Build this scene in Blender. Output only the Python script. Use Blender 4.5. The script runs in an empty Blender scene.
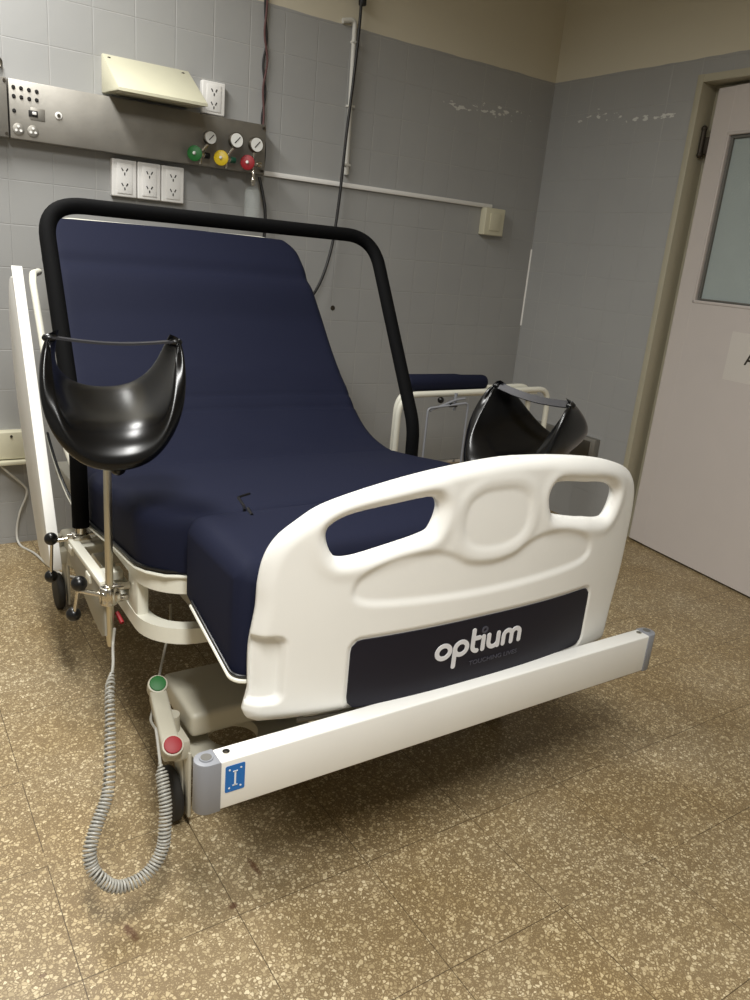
import bpy, bmesh, math, random
import numpy as np
from mathutils import Vector, Matrix, Euler
random.seed(4)
S = bpy.context.scene
COL = S.collection
PI = math.pi
V = Vector

# ------------------------------------------------------------------ materials
def srgb(r, g, b):
    f = lambda c: (c/255/12.92) if c/255 <= .04045 else ((c/255+.055)/1.055)**2.4
    return (f(r), f(g), f(b), 1)

def mat(name, col, rough=.5, metal=0, bump=0, bscale=200, spec=.5, sheen=0, trans=0, alpha=1, coat=0, mottled=0):
    m = bpy.data.materials.new(name); m.use_nodes = True
    nt = m.node_tree; N = nt.nodes; L = nt.links
    b = N['Principled BSDF']
    b.inputs['Base Color'].default_value = col
    b.inputs['Roughness'].default_value = rough
    b.inputs['Metallic'].default_value = metal
    b.inputs['Specular IOR Level'].default_value = spec
    b.inputs['Sheen Weight'].default_value = sheen
    b.inputs['Transmission Weight'].default_value = trans
    b.inputs['Alpha'].default_value = alpha
    b.inputs['Coat Weight'].default_value = coat
    tc = N.new('ShaderNodeTexCoord')
    if bump:
        n = N.new('ShaderNodeTexNoise'); n.inputs['Scale'].default_value = bscale; n.inputs['Detail'].default_value = 4
        L.new(tc.outputs['Object'], n.inputs['Vector'])
        bp = N.new('ShaderNodeBump'); bp.inputs['Strength'].default_value = bump; bp.inputs['Distance'].default_value = .002
        L.new(n.outputs['Fac'], bp.inputs['Height']); L.new(bp.outputs['Normal'], b.inputs['Normal'])
    n2 = N.new('ShaderNodeTexNoise'); n2.inputs['Scale'].default_value = 9; n2.inputs['Detail'].default_value = 5
    L.new(tc.outputs['Object'], n2.inputs['Vector'])
    mx = N.new('ShaderNodeMix'); mx.data_type = 'RGBA'
    k = 1-(mottled or .06)
    mx.inputs[6].default_value = tuple(c*k for c in col[:3])+(1,)
    mx.inputs[7].default_value = col
    L.new(n2.outputs['Fac'], mx.inputs[0]); L.new(mx.outputs[2], b.inputs['Base Color'])
    return m

M = {}
M['white'] = mat('white_plastic', srgb(238,237,232), .38, spec=.5, bump=.05, bscale=60)
M['white_metal'] = mat('white_enamel', srgb(228,226,212), .32, spec=.5)
M['navy'] = mat('navy_fabric', srgb(26,29,47), .72, bump=.25, bscale=900, sheen=0, spec=.12)
M['navy_dark'] = mat('navy_piping', srgb(28,30,50), .6)
M['black_foam'] = mat('black_foam', srgb(9,9,10), .8, bump=.4, bscale=500, spec=.1)
M['black_gloss'] = mat('black_moulded', srgb(8,8,9), .24, spec=.38, bump=.06, bscale=25)
M['black'] = mat('black_plastic', srgb(14,14,15), .3)
M['chrome'] = mat('chrome', srgb(205,200,190), .18, 1)
M['pole'] = mat('stainless_pole', srgb(215,208,188), .4, 1)
M['steel'] = mat('brushed_steel', srgb(172,168,160), .5, .85, mottled=.42, bump=.1, bscale=80)
M['grey_cap'] = mat('grey_plastic', srgb(140,142,148), .45)
M['logo_dark'] = mat('badge_dark', srgb(24,23,35), .5, spec=.3)
M['logo_white'] = mat('badge_white', srgb(222,222,226), .5)
M['logo_grey'] = mat('badge_grey', srgb(72,72,84), .5)
M['seam'] = mat('seam_grey', srgb(105,103,98), .6)
M['green'] = mat('green_plastic', srgb(20,98,36), .55)
M['red'] = mat('red_plastic', srgb(140,14,24), .55)
M['yellow'] = mat('yellow_plastic', srgb(215,185,30), .4)
M['dgreen'] = mat('dark_green', srgb(20,75,55), .4)
M['blue'] = mat('blue_sticker', srgb(25,110,190), .45)
M['sticker_white'] = mat('sticker_white', srgb(235,240,245), .5)
M['cream'] = mat('cream_enamel', srgb(208,205,180), .4, mottled=.12)
M['outlet'] = mat('outlet_white', srgb(232,230,226), .35)
M['outlet_old'] = mat('outlet_cream', srgb(205,200,175), .45)
M['hole'] = mat('dark_hole', srgb(22,20,18), .7)
M['cable_grey'] = mat('grey_cable', srgb(168,166,158), .4)
M['cable_white'] = mat('white_cable', srgb(205,203,195), .45)
M['cable_black'] = mat('black_cable', srgb(20,18,18), .5)
M['cable_red'] = mat('maroon_wire', srgb(84,52,50), .6)
M['base'] = mat('base_cover', srgb(186,181,164), .45)
M['strap'] = mat('strap_grey', srgb(62,62,66), .3, .4)
M['rubber'] = mat('rubber', srgb(40,38,35), .7)
M['door'] = mat('door_paint', srgb(203,195,190), .45, mottled=.05)
M['frame'] = mat('frame_paint', srgb(174,168,147), .5, mottled=.1)
M['hinge'] = mat('hinge_iron', srgb(62,55,46), .5, .5)
M['glassy'] = mat('clear_jar', srgb(225,232,230), .08, alpha=.10)
M['frost'] = mat('frosted_glass', srgb(168,178,176), .3, mottled=.12, bump=.6, bscale=120)
M['dial'] = mat('dial_face', srgb(225,225,220), .4)
M['brass'] = mat('dull_bezel', srgb(120,115,105), .35, 1)
M['grey_panel'] = mat('grey_side', srgb(150,146,134), .45)
M['ceiling'] = mat('ceiling_paint', srgb(215,208,188), .8)
M['dark'] = mat('blocker_dark', srgb(40,36,30), .9)  # for the added light-blocking slab behind the door
M['paper'] = mat('tape_sheet', srgb(212,206,199), .35)

# wall: painted tiles below, cream paint above
def wall_mat(name, axis, offs, marks):
    m = bpy.data.materials.new(name); m.use_nodes = True
    nt = m.node_tree; N = nt.nodes; L = nt.links; b = N['Principled BSDF']
    def node(t, **k):
        n = N.new(t)
        for a, v in k.items(): setattr(n, a, v)
        return n
    def mth(op, a, bb=None, c=None):
        n = node('ShaderNodeMath', operation=op)
        for i, x in enumerate((a, bb, c)):
            if x is None: continue
            if isinstance(x, (int, float)): n.inputs[i].default_value = x
            else: L.new(x, n.inputs[i])
        return n.outputs[0]
    tc = node('ShaderNodeTexCoord'); sp = node('ShaderNodeSeparateXYZ'); L.new(tc.outputs['Object'], sp.inputs[0])
    h = sp.outputs[axis]; z = sp.outputs[2]
    def noise(scale, det=3, vec=None):
        n = node('ShaderNodeTexNoise'); n.inputs['Scale'].default_value = scale; n.inputs['Detail'].default_value = det
        L.new(vec or tc.outputs['Object'], n.inputs['Vector']); return n.outputs['Fac']
    T = .154
    def groove(c, o, w):
        f = mth('FRACT', mth('DIVIDE', mth('SUBTRACT', c, o), T))
        d = mth('ABSOLUTE', mth('SUBTRACT', f, .5))        # .5 at the joint
        return mth('SMOOTH_MIN', 1, mth('MAXIMUM', 0, mth('DIVIDE', mth('SUBTRACT', d, .5-w), w)), 0)
    gv = groove(h, offs, .018); gh = groove(z, .024, .016)
    g = mth('MAXIMUM', gv, gh)
    below = mth('LESS_THAN', mth('ADD', z, mth('MULTIPLY', noise(6), .012)), 2.197)
    # colours
    base = node('ShaderNodeMix', data_type='RGBA')
    base.inputs[6].default_value = srgb(151,151,150); base.inputs[7].default_value = srgb(163,163,161)
    L.new(noise(2.2, 4), base.inputs[0])
    jt = node('ShaderNodeMix', data_type='RGBA'); L.new(base.outputs[2], jt.inputs[6]); jt.inputs[7].default_value = srgb(176,174,170)
    vis = mth('MULTIPLY', mth('MULTIPLY', g, .5), mth('GREATER_THAN', noise(3.3, 2), .50))
    L.new(vis, jt.inputs[0])
    # peeled paint marks
    mp = node('ShaderNodeMapping'); L.new(tc.outputs['Object'], mp.inputs[0])
    mp.inputs['Scale'].default_value = (1,1,2.6)
    nz = noise(24, 4, mp.outputs[0])
    mk = None
    for (c0, c1, z0, z1, th) in marks:
        e = mth('ADD', mth('POWER', mth('ABSOLUTE', mth('DIVIDE', mth('SUBTRACT', h, (c0+c1)/2), (c1-c0)/2)), 2),
                mth('POWER', mth('ABSOLUTE', mth('DIVIDE', mth('SUBTRACT', z, (z0+z1)/2), (z1-z0)/2)), 2))
        w = mth('MULTIPLY', mth('SUBTRACT', 1, mth('MINIMUM', e, 1)), 1)
        t = mth('GREATER_THAN', mth('MULTIPLY', nz, mth('POWER', mth('MAXIMUM', w, .0001), .25)), th)
        mk = t if mk is None else mth('MAXIMUM', mk, t)
    pk = node('ShaderNodeMix', data_type='RGBA'); L.new(jt.outputs[2], pk.inputs[6]); pk.inputs[7].default_value = srgb(222,222,216)
    if mk is not None: L.new(mth('MULTIPLY', mk, .75), pk.inputs[0])
    else: pk.inputs[0].default_value = 0
    up = node('ShaderNodeMix', data_type='RGBA'); up.inputs[6].default_value = srgb(200,193,173); up.inputs[7].default_value = srgb(210,203,184)
    L.new(noise(1.5), up.inputs[0])
    fin = node('ShaderNodeMix', data_type='RGBA'); L.new(below, fin.inputs[0]); L.new(up.outputs[2], fin.inputs[6]); L.new(pk.outputs[2], fin.inputs[7])
    L.new(fin.outputs[2], b.inputs['Base Color'])
    ro = mth('SUBTRACT', .75, mth('MULTIPLY', below, .42)); L.new(ro, b.inputs['Roughness'])
    b.inputs['Specular IOR Level'].default_value = .4
    hgt = mth('ADD', mth('MULTIPLY', mth('MULTIPLY', g, below), -.6), mth('MULTIPLY', noise(5, 3), 1.0))
    hgt = mth('ADD', hgt, mth('MULTIPLY', noise(60, 3), .05))
    bp = node('ShaderNodeBump'); bp.inputs['Strength'].default_value = .35; bp.inputs['Distance'].default_value = .006
    L.new(hgt, bp.inputs['Height']); L.new(bp.outputs['Normal'], b.inputs['Normal'])
    return m

def floor_mat():
    m = bpy.data.materials.new('terrazzo'); m.use_nodes = True
    nt = m.node_tree; N = nt.nodes; L = nt.links; b = N['Principled BSDF']
    def node(t, **k):
        n = N.new(t)
        for a, v in k.items(): setattr(n, a, v)
        return n
    def mth(op, a, bb=None):
        n = node('ShaderNodeMath', operation=op)
        for i, x in enumerate((a, bb)):
            if x is None: continue
            if isinstance(x, (int, float)): n.inputs[i].default_value = x
            else: L.new(x, n.inputs[i])
        return n.outputs[0]
    tc = node('ShaderNodeTexCoord'); sp = node('ShaderNodeSeparateXYZ'); L.new(tc.outputs['Object'], sp.inputs[0])
    O = tc.outputs['Object']
    def noise(scale, det=3):
        n = node('ShaderNodeTexNoise'); n.inputs['Scale'].default_value = scale; n.inputs['Detail'].default_value = det
        L.new(O, n.inputs['Vector']); return n.outputs['Fac']
    # warp for irregular chips
    nw = node('ShaderNodeTexNoise'); nw.inputs['Scale'].default_value = 90; L.new(O, nw.inputs['Vector'])
    va = node('ShaderNodeVectorMath', operation='MULTIPLY_ADD'); L.new(nw.outputs['Color'], va.inputs[0]); va.inputs[1].default_value = (.006,.006,.0); L.new(O, va.inputs[2])
    vo = node('ShaderNodeTexVoronoi'); vo.inputs['Scale'].default_value = 138; L.new(va.outputs[0], vo.inputs['Vector'])
    ve = node('ShaderNodeTexVoronoi', feature='DISTANCE_TO_EDGE'); ve.inputs['Scale'].default_value = 138; L.new(va.outputs[0], ve.inputs['Vector'])
    sc = node('ShaderNodeSeparateColor'); L.new(vo.outputs['Color'], sc.inputs[0])
    size = mth('ADD', mth('MULTIPLY', sc.outputs[0], .34), .0)
    chip = mth('GREATER_THAN', ve.outputs['Distance'], mth('SUBTRACT', .37, size))
    chipc = node('ShaderNodeValToRGB'); L.new(sc.outputs[1], chipc.inputs[0])
    cr = chipc.color_ramp; cr.elements[0].color = srgb(160,143,110); cr.elements[1].color = srgb(222,208,176)
    e = cr.elements.new(.4); e.color = srgb(188,171,137)
    e = cr.elements.new(.8); e.color = srgb(204,189,156)
    # fine chips
    v2 = node('ShaderNodeTexVoronoi', feature='DISTANCE_TO_EDGE'); v2.inputs['Scale'].default_value = 230; L.new(va.outputs[0], v2.inputs['Vector'])
    fine = mth('GREATER_THAN', v2.outputs['Distance'], .2)
    matx = node('ShaderNodeMix', data_type='RGBA'); matx.inputs[6].default_value = srgb(124,106,78); matx.inputs[7].default_value = srgb(144,126,96)
    L.new(noise(3.0, 5), matx.inputs[0])
    m1 = node('ShaderNodeMix', data_type='RGBA'); L.new(mth('MULTIPLY', fine, .6), m1.inputs[0]); L.new(matx.outputs[2], m1.inputs[6]); m1.inputs[7].default_value = srgb(174,157,122)
    m2 = node('ShaderNodeMix', data_type='RGBA'); L.new(chip, m2.inputs[0]); L.new(m1.outputs[2], m2.inputs[6]); L.new(chipc.outputs[0], m2.inputs[7])
    # worn and brownish patches
    dirt = node('ShaderNodeMix', data_type='RGBA', blend_type='MULTIPLY'); 
    dn = node('ShaderNodeValToRGB'); L.new(noise(2.6, 6), dn.inputs[0]); dn.color_ramp.elements[0].position = .35; dn.color_ramp.elements[1].position = .65
    dn.color_ramp.elements[0].color = (.86,.80,.68,1); dn.color_ramp.elements[1].color = (1,1,1,1)
    dirt.inputs[0].default_value = 1; L.new(m2.outputs[2], dirt.inputs[6]); L.new(dn.outputs[0], dirt.inputs[7])
    # joints of the 30 cm tiles
    def joint(c, o, w):
        f = mth('FRACT', mth('DIVIDE', mth('SUBTRACT', c, o), .2995))
        d = mth('ABSOLUTE', mth('SUBTRACT', f, .5)); return mth('GREATER_THAN', d, .5-w)
    j = mth('MAXIMUM', joint(sp.outputs[0], .8216-.2995*20, .0032), joint(sp.outputs[1], 1.0985-.2995*20, .0032))
    jj = mth('MULTIPLY', j, mth('ADD', mth('MULTIPLY', mth('GREATER_THAN', noise(4.5, 3), .42), .55), .3))
    m3 = node('ShaderNodeMix', data_type='RGBA'); L.new(jj, m3.inputs[0]); L.new(dirt.outputs[2], m3.inputs[6]); m3.inputs[7].default_value = srgb(70,55,35)
    out = m3.outputs[2]
    # rust stains
    for (x, y, rx, ry, ang) in [(.325,1.158,.010,.032,.25), (.52,1.125,.012,.010,0), (.60,1.20,.008,.035,.1), (.165,1.14,.008,.006,0)]:
        dx = mth('SUBTRACT', sp.outputs[0], x); dy = mth('SUBTRACT', sp.outputs[1], y)
        c_, s_ = math.cos(ang), math.sin(ang)
        u = mth('DIVIDE', mth('ADD', mth('MULTIPLY', dx, c_), mth('MULTIPLY', dy, s_)), rx)
        v = mth('DIVIDE', mth('SUBTRACT', mth('MULTIPLY', dy, c_), mth('MULTIPLY', dx, s_)), ry)
        r = mth('ADD', mth('MULTIPLY', u, u), mth('MULTIPLY', v, v))
        k = mth('MULTIPLY', mth('MAXIMUM', mth('SUBTRACT', 1, r), 0), mth('MULTIPLY', noise(150, 2), 2.0))
        k = mth('MINIMUM', k, .8)
        mm = node('ShaderNodeMix', data_type='RGBA'); L.new(k, mm.inputs[0]); L.new(out, mm.inputs[6]); mm.inputs[7].default_value = srgb(84,50,28); out = mm.outputs[2]
    L.new(out, b.inputs['Base Color'])
    L.new(mth('ADD', mth('MULTIPLY', noise(7, 4), .2), .36), b.inputs['Roughness'])
    bp = node('ShaderNodeBump'); bp.inputs['Strength'].default_value = .3; bp.inputs['Distance'].default_value = .001
    L.new(mth('SUBTRACT', mth('MULTIPLY', noise(40, 4), .6), j), bp.inputs['Height']); L.new(bp.outputs['Normal'], b.inputs['Normal'])
    return m

# ------------------------------------------------------------------ mesh helpers
class MB:
    def __init__(s): s.v = []; s.f = []
    def add(s, vs, fs):
        o = len(s.v); s.v += [tuple(v) for v in vs]; s.f += [tuple(i+o for i in f) for f in fs]; return s
    def bm(s, bm):
        bm.verts.index_update()
        s.add([v.co[:] for v in bm.verts], [[v.index for v in f.verts] for f in bm.faces]); bm.free(); return s
    def box(s, c, size, bev=0, seg=2, rot=None):
        bm = bmesh.new(); bmesh.ops.create_cube(bm, size=1)
        bmesh.ops.scale(bm, vec=size, verts=bm.verts)
        if bev: bmesh.ops.bevel(bm, geom=bm.edges[:], offset=bev, segments=seg, profile=.5, affect='EDGES')
        mt = Matrix.Translation(c)
        if rot is not None: mt = mt @ (rot.to_matrix().to_4x4() if not isinstance(rot, Matrix) else rot)
        bmesh.ops.transform(bm, matrix=mt, verts=bm.verts)
        return s.bm(bm)
    def sphere(s, c, r, sc=(1,1,1), n=20):
        bm = bmesh.new(); bmesh.ops.create_uvsphere(bm, u_segments=n, v_segments=n//2, radius=r)
        bmesh.ops.scale(bm, vec=sc, verts=bm.verts); bmesh.ops.translate(bm, vec=c, verts=bm.verts)
        return s.bm(bm)
    def tube(s, pts, r, n=12, closed=False, flat=None):
        P = [V(p) for p in pts]; k = len(P)
        rr = r if isinstance(r, (list, tuple)) else [r]*k
        T = []
        for i in range(k):
            if closed: t = P[(i+1) % k]-P[i-1]
            else: t = P[min(i+1, k-1)]-P[max(i-1, 0)]
            T.append(t.normalized())
        a = V((0,0,1)) if abs(T[0].z) < .9 else V((1,0,0))
        u = T[0].cross(a).normalized(); vs = []
        for i in range(k):
            if i:
                ax = T[i-1].cross(T[i])
                if ax.length > 1e-8:
                    u = Matrix.Rotation(T[i-1].angle(T[i]), 3, ax.normalized()) @ u
                u = (u-T[i]*u.dot(T[i])).normalized()
            w = T[i].cross(u)
            for j in range(n):
                an = 2*PI*j/n
                vs.append(P[i]+rr[i]*(math.cos(an)*u+math.sin(an)*w))
        fs = []
        for i in range(k if closed else k-1):
            for j in range(n):
                a0 = i*n+j; a1 = i*n+(j+1) % n; b0 = ((i+1) % k)*n+j; b1 = ((i+1) % k)*n+(j+1) % n
                fs.append((a0, a1, b1, b0))
        if not closed:
            fs.append(tuple(reversed(range(n)))); fs.append(tuple(range((k-1)*n, k*n)))
        return s.add(vs, fs)
    def cyl(s, a, b, r, n=24, r2=None, bev=0):
        a, b = V(a), V(b); r2 = r if r2 is None else r2
        if bev:
            d = (b-a).normalized()*bev
            return s.tube([a, a+d*.3, a+d, b-d, b-d*.3, b], [r-bev, r-bev*.3, r, r2, r2-bev*.3, r2-bev], n)
        return s.tube([a, b], [r, r2], n)
    def prism(s, poly, axis, a, b, bev=0, seg=3):
        """poly: 2-D points in the plane across axis (0: y,z  1: x,z  2: x,y)"""
        bm = bmesh.new()
        def mk(p, t):
            q = [p[0], p[1]]; q.insert(axis, t); return q
        vs = [bm.verts.new(mk(p, a)) for p in poly]; f = bm.faces.new(vs)
        r = bmesh.ops.extrude_face_region(bm, geom=[f])
        d = [0,0,0]; d[axis] = b-a
        bmesh.ops.translate(bm, vec=d, verts=[g for g in r['geom'] if isinstance(g, bmesh.types.BMVert)])
        bmesh.ops.recalc_face_normals(bm, faces=bm.faces)
        if bev:
            es = [e for e in bm.edges if abs(e.verts[0].co[axis]-e.verts[1].co[axis]) < 1e-6]
            bmesh.ops.bevel(bm, geom=es, offset=bev, segments=seg, profile=.5, affect='EDGES', clamp_overlap=True)
        return s.bm(bm)
    def build(s, name, m, parent=None, smooth=True, sub=0, angle=40):
        me = bpy.data.meshes.new(name)
        o = bpy.data.objects.new(name, me); COL.objects.link(o)
        off = V((0,0,0))
        if parent is not None:
            o.parent = parent
            q = parent
            while q is not None: off = off+q.location; q = q.parent
        me.from_pydata([V(v)-off for v in s.v], [], s.f); me.update()
        bm = bmesh.new(); bm.from_mesh(me); bmesh.ops.recalc_face_normals(bm, faces=bm.faces); bm.to_mesh(me); bm.free()
        me.materials.append(M[m] if isinstance(m, str) else m)
        if smooth:
            me.shade_smooth() if hasattr(me, 'shade_smooth') else None
            for p in me.polygons: p.use_smooth = True
            try: me.set_sharp_from_angle(angle=math.radians(angle))
            except Exception: pass
        if sub:
            md = o.modifiers.new('sub', 'SUBSURF'); md.levels = sub; md.render_levels = sub
        return o

def tag(o, label, cat, group=None):
    o['label'] = label; o['category'] = cat
    if group: o['group'] = group
    return o
def thing(name, label, cat, loc, group=None):
    o = bpy.data.objects.new(name, None); COL.objects.link(o); o.location = loc; o.empty_display_size = .1
    return tag(o, label, cat, group)
def struct(o): o['kind'] = 'structure'; return o

def arc(c, r, a0, a1, n, ax='xz'):
    out = []
    for i in range(n+1):
        a = math.radians(a0+(a1-a0)*i/n); out.append((c[0]+r*math.cos(a), c[1]+r*math.sin(a)))
    return out
def rrect(x0, x1, z0, z1, r, n=6):
    return (arc((x1-r, z1-r), r, 0, 90, n)+arc((x0+r, z1-r), r, 90, 180, n)+arc((x0+r, z0+r), r, 180, 270, n)+arc((x1-r, z0+r), r, 270, 360, n))
def catmull(P, n=10, closed=False):
    P = [V(p) for p in P]; k = len(P); out = []
    for i in range(k if closed else k-1):
        if closed: a, b, c, d = P[i-1], P[i], P[(i+1) % k], P[(i+2) % k]
        else: a, b, c, d = P[max(i-1,0)], P[i], P[i+1], P[min(i+2, k-1)]
        for j in range(n):
            t = j/n
            out.append(.5*((2*b)+(-a+c)*t+(2*a-5*b+4*c-d)*t*t+(-a+3*b-3*c+d)*t**3))
    if not closed: out.append(P[-1])
    return out
def round_path(P, r, n=8):
    """polyline with filleted corners; r per corner or one value"""
    P = [V(p) for p in P]; out = [P[0]]
    for i in range(1, len(P)-1):
        ri = r[i-1] if isinstance(r, (list, tuple)) else r
        a = (P[i-1]-P[i]); b = (P[i+1]-P[i]); la, lb = a.length, b.length; a.normalize(); b.normalize()
        t = min(ri/math.tan(a.angle(b)/2), la*.49, lb*.49)
        p0 = P[i]+a*t; p1 = P[i]+b*t
        for j in range(n+1):
            q = j/n; out.append((1-q)**2*p0+2*q*(1-q)*P[i]+q*q*p1)
    out.append(P[-1]); return out

# signed distance (positive inside) of closed polygon, vectorised
def sdf_poly(poly, X, Z):
    P = np.array([(p[0], p[1]) for p in poly]); n = len(P)
    d = np.full(X.shape, 1e9); ins = np.zeros(X.shape, bool)
    for i in range(n):
        a = P[i]; b = P[(i+1) % n]; e = b-a; L2 = (e@e)+1e-18
        t = np.clip(((X-a[0])*e[0]+(Z-a[1])*e[1])/L2, 0, 1)
        d = np.minimum(d, np.hypot(X-a[0]-t*e[0], Z-a[1]-t*e[1]))
        c = ((a[1] > Z) != (b[1] > Z)) & (X < (b[0]-a[0])*(Z-a[1])/((b[1]-a[1]) or 1e-12)+a[0])
        ins ^= c
    return np.where(ins, d, -d)
def march(f, x0, x1, z0, z1, res):
    nx = int((x1-x0)/res)+1; nz = int((z1-z0)/res)+1
    xs = x0+res*np.arange(nx+1); zs = z0+res*np.arange(nz+1)
    X, Z = np.meshgrid(xs, zs, indexing='ij'); F = f(X, Z)
    F = np.where(np.abs(F) < res*.04, res*.04, F)
    vid = {}; vs = []
    def corner(i, j):
        k = (i, j)
        if k not in vid: vid[k] = len(vs); vs.append((xs[i], zs[j]))
        return vid[k]
    def cross(i, j, k, l):
        key = ((i, j), (k, l)) if (i, j) < (k, l) else ((k, l), (i, j))
        if key not in vid:
            (i, j), (k, l) = key; t = F[i, j]/(F[i, j]-F[k, l])
            vid[key] = len(vs); vs.append((xs[i]+(xs[k]-xs[i])*t, zs[j]+(zs[l]-zs[j])*t))
        return vid[key]
    fs = []
    for i in range(nx):
        for j in range(nz):
            c = [(i, j), (i+1, j), (i+1, j+1), (i, j+1)]
            s = [F[q] > 0 for q in c]
            if not any(s): continue
            p = []
            for q in range(4):
                if s[q]: p.append(corner(*c[q]))
                if s[q] != s[(q+1) % 4]: p.append(cross(*c[q], *c[(q+1) % 4]))
            if len(p) > 2: fs.append(tuple(p))
    return vs, fs
def plate(mb, f, bounds, res, front, back):
    """front(x,z), back(x,z) -> 3-D point; closed solid between them"""
    vs, fs = march(f, *bounds, res); n = len(vs)
    A = [front(x, z) for x, z in vs]; B = [back(x, z) for x, z in vs]
    F = list(fs)+[tuple(i+n for i in reversed(q)) for q in fs]
    ec = {}
    for q in fs:
        for a, b in zip(q, q[1:]+q[:1]): ec[(a, b)] = 1
    for (a, b) in ec:
        if (b, a) not in ec: F.append((b, a, a+n, b+n))
    mb.add(A+B, F); return mb

# ------------------------------------------------------------------ room
YW, XW = 3.27, 3.132
XL, YB, ZC = -1.6, -2.2, 2.85
M['wall_b'] = wall_mat('wall_back_paint', 0, .045, [(2.34,2.66,1.955,2.005,.51), (2.5,3.08,1.94,2.05,.585), (2.15,3.1,1.98,2.06,.66)])
M['wall_r'] = wall_mat('wall_right_paint', 1, .08, [(2.40,2.84,1.955,1.995,.50), (2.6,3.24,1.95,2.06,.59), (2.35,3.2,1.93,2.03,.64)])
M['wall_o'] = wall_mat('wall_other_paint', 0, 0, [])
M['floor'] = floor_mat()
struct(MB().box(((XL+XW)/2+.3, (YB+YW)/2, -.05), (XW-XL+.9, YW-YB+.4, .1)).build('floor', 'floor', smooth=False))
struct(MB().box(((XL+XW)/2+.1, (YB+YW)/2, ZC+.05), (XW-XL+.6, YW-YB+.4, .1)).build('ceiling', 'ceiling', smooth=False))
struct(MB().box(((XL+XW)/2, YW+.06, ZC/2), (XW-XL+.24, .12, ZC)).build('wall_back', 'wall_b', smooth=False))
DY0, DY1, DZ = 1.46, 2.395, 2.12     # door opening with its frame
w = MB()
w.box((XW+.08, (DY1+YW+.12)/2, ZC/2), (.16, YW+.12-DY1, ZC))
w.box((XW+.08, (YB+DY0)/2, ZC/2), (.16, DY0-YB, ZC))
w.box((XW+.08, (DY0+DY1)/2, (DZ+ZC)/2), (.16, DY1-DY0, ZC-DZ))
struct(w.build('wall_right', 'wall_r', smooth=False))
struct(MB().box((XL-.06, (YB+YW)/2, ZC/2), (.12, YW-YB+.24, ZC)).build('wall_left', 'wall_o', smooth=False))
struct(MB().box(((XL+XW)/2, YB-.06, ZC/2), (XW-XL+.24, .12, ZC)).build('wall_front', 'wall_o', smooth=False))
struct(MB().box((XW+.32, 1.92, 1.2), (.04, 1.6, 2.4)).build('wall_light_blocker', 'dark', smooth=False))  # slab added behind the door opening to stop light leaking in

struct(MB().prism([(XW, YW), (XW-.006, YW), (XW, YW-.006)], 2, .96, 1.37).build('trim_2', 'outlet', smooth=False))
# door frame: stepped jambs and head
fr = MB()
for y, sg in ((DY1, -1), (DY0, 1)):
    fr.box((XW+.078, y+sg*.012, DZ/2+.001), (.174, .030, DZ+.006), .0015)
    fr.box((XW+.125, y+sg*.036, DZ/2-.02), (.062, .020, DZ-.04), 0)
fr.box((XW+.078, (DY0+DY1)/2, DZ-.012), (.173, DY1-DY0-.055, .030), 0)
fr.box((XW+.125, (DY0+DY1)/2, DZ-.030), (.062, DY1-DY0, .020), .003)
struct(fr.build('trim_1', 'frame'))

# the ajar door, local s along leaf, t out of the leaf
D0 = V((3.19, 2.33, 0)); dd = V((-.126, -.992, 0)).normalized(); dn = V((-dd.y*-1, 0, 0))
dn = V((dd.y, -dd.x, 0)).normalized()          # towards -x (into the room)
if dn.x > 0: dn = -dn
def dpt(s, t, z): return D0+dd*s+dn*t+V((0,0,z))
DR = Matrix(((dd.x, dn.x, 0), (dd.y, dn.y, 0), (0,0,1))).to_4x4()
def dbox(mb, s0, s1, t0, t1, z0, z1, bev=.002):
    mb.box(dpt((s0+s1)/2, (t0+t1)/2, (z0+z1)/2), (s1-s0, t1-t0, z1-z0), bev, 2, DR); return mb
DW = .84
door = MB(); wz0, wz1, ws0, ws1 = 1.188, 1.896, .094, .74
dbox(door, 0, ws0, -.038, 0, .012, 2.076); dbox(door, ws1, DW, -.038, 0, .012, 2.076)
dbox(door, ws0, ws1, -.038, 0, .012, wz0, 0); dbox(door, ws0, ws1, -.038, 0, wz1, 2.076, 0)
dobj = struct(door.build('door_1', 'door', smooth=False))
bd = MB()
for (a0, a1, b0, b1) in ((ws0, ws0+.013, wz0, wz1), (ws1-.013, ws1, wz0, wz1), (ws0, ws1, wz0, wz0+.013), (ws0, ws1, wz1-.013, wz1)):
    dbox(bd, a0, a1, -.030, .004, b0, b1, .003)
bd.build('glazing_bead', 'door', dobj)
b2 = MB()
for (a0, a1, b0, b1) in ((ws0+.019, ws0+.030, wz0+.02, wz1-.02), (ws1-.030, ws1-.019, wz0+.02, wz1-.02), (ws0+.019, ws1-.019, wz0+.015, wz0+.022), (ws0+.019, ws1-.019, wz1-.026, wz1-.016)):
    dbox(b2, a0, a1, -.022, -.006, b0, b1, .002)
b2.build('glazing_strip', 'seam', dobj)
gl = MB(); dbox(gl, ws0+.01, ws1-.01, -.024, -.018, wz0+.01, wz1-.01, 0); gl.build('frosted_pane', 'frost', dobj)
hg = MB()
hg.cyl(dpt(-.024, .014, 1.815), dpt(-.024, .014, 1.915), .0105, 14)
hg.sphere(dpt(-.024, .014, 1.812), .013); hg.sphere(dpt(-.024, .014, 1.918), .013)
dbox(hg, -.046, .002, .000, .008, 1.815, 1.885)
hg.build('hinge', 'hinge', dobj)
sh = MB(); dbox(sh, .345, .62, .0002, .0012, .885, 1.09, 0); sg = sh.build('clear_sleeve', 'paper', dobj)
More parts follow.
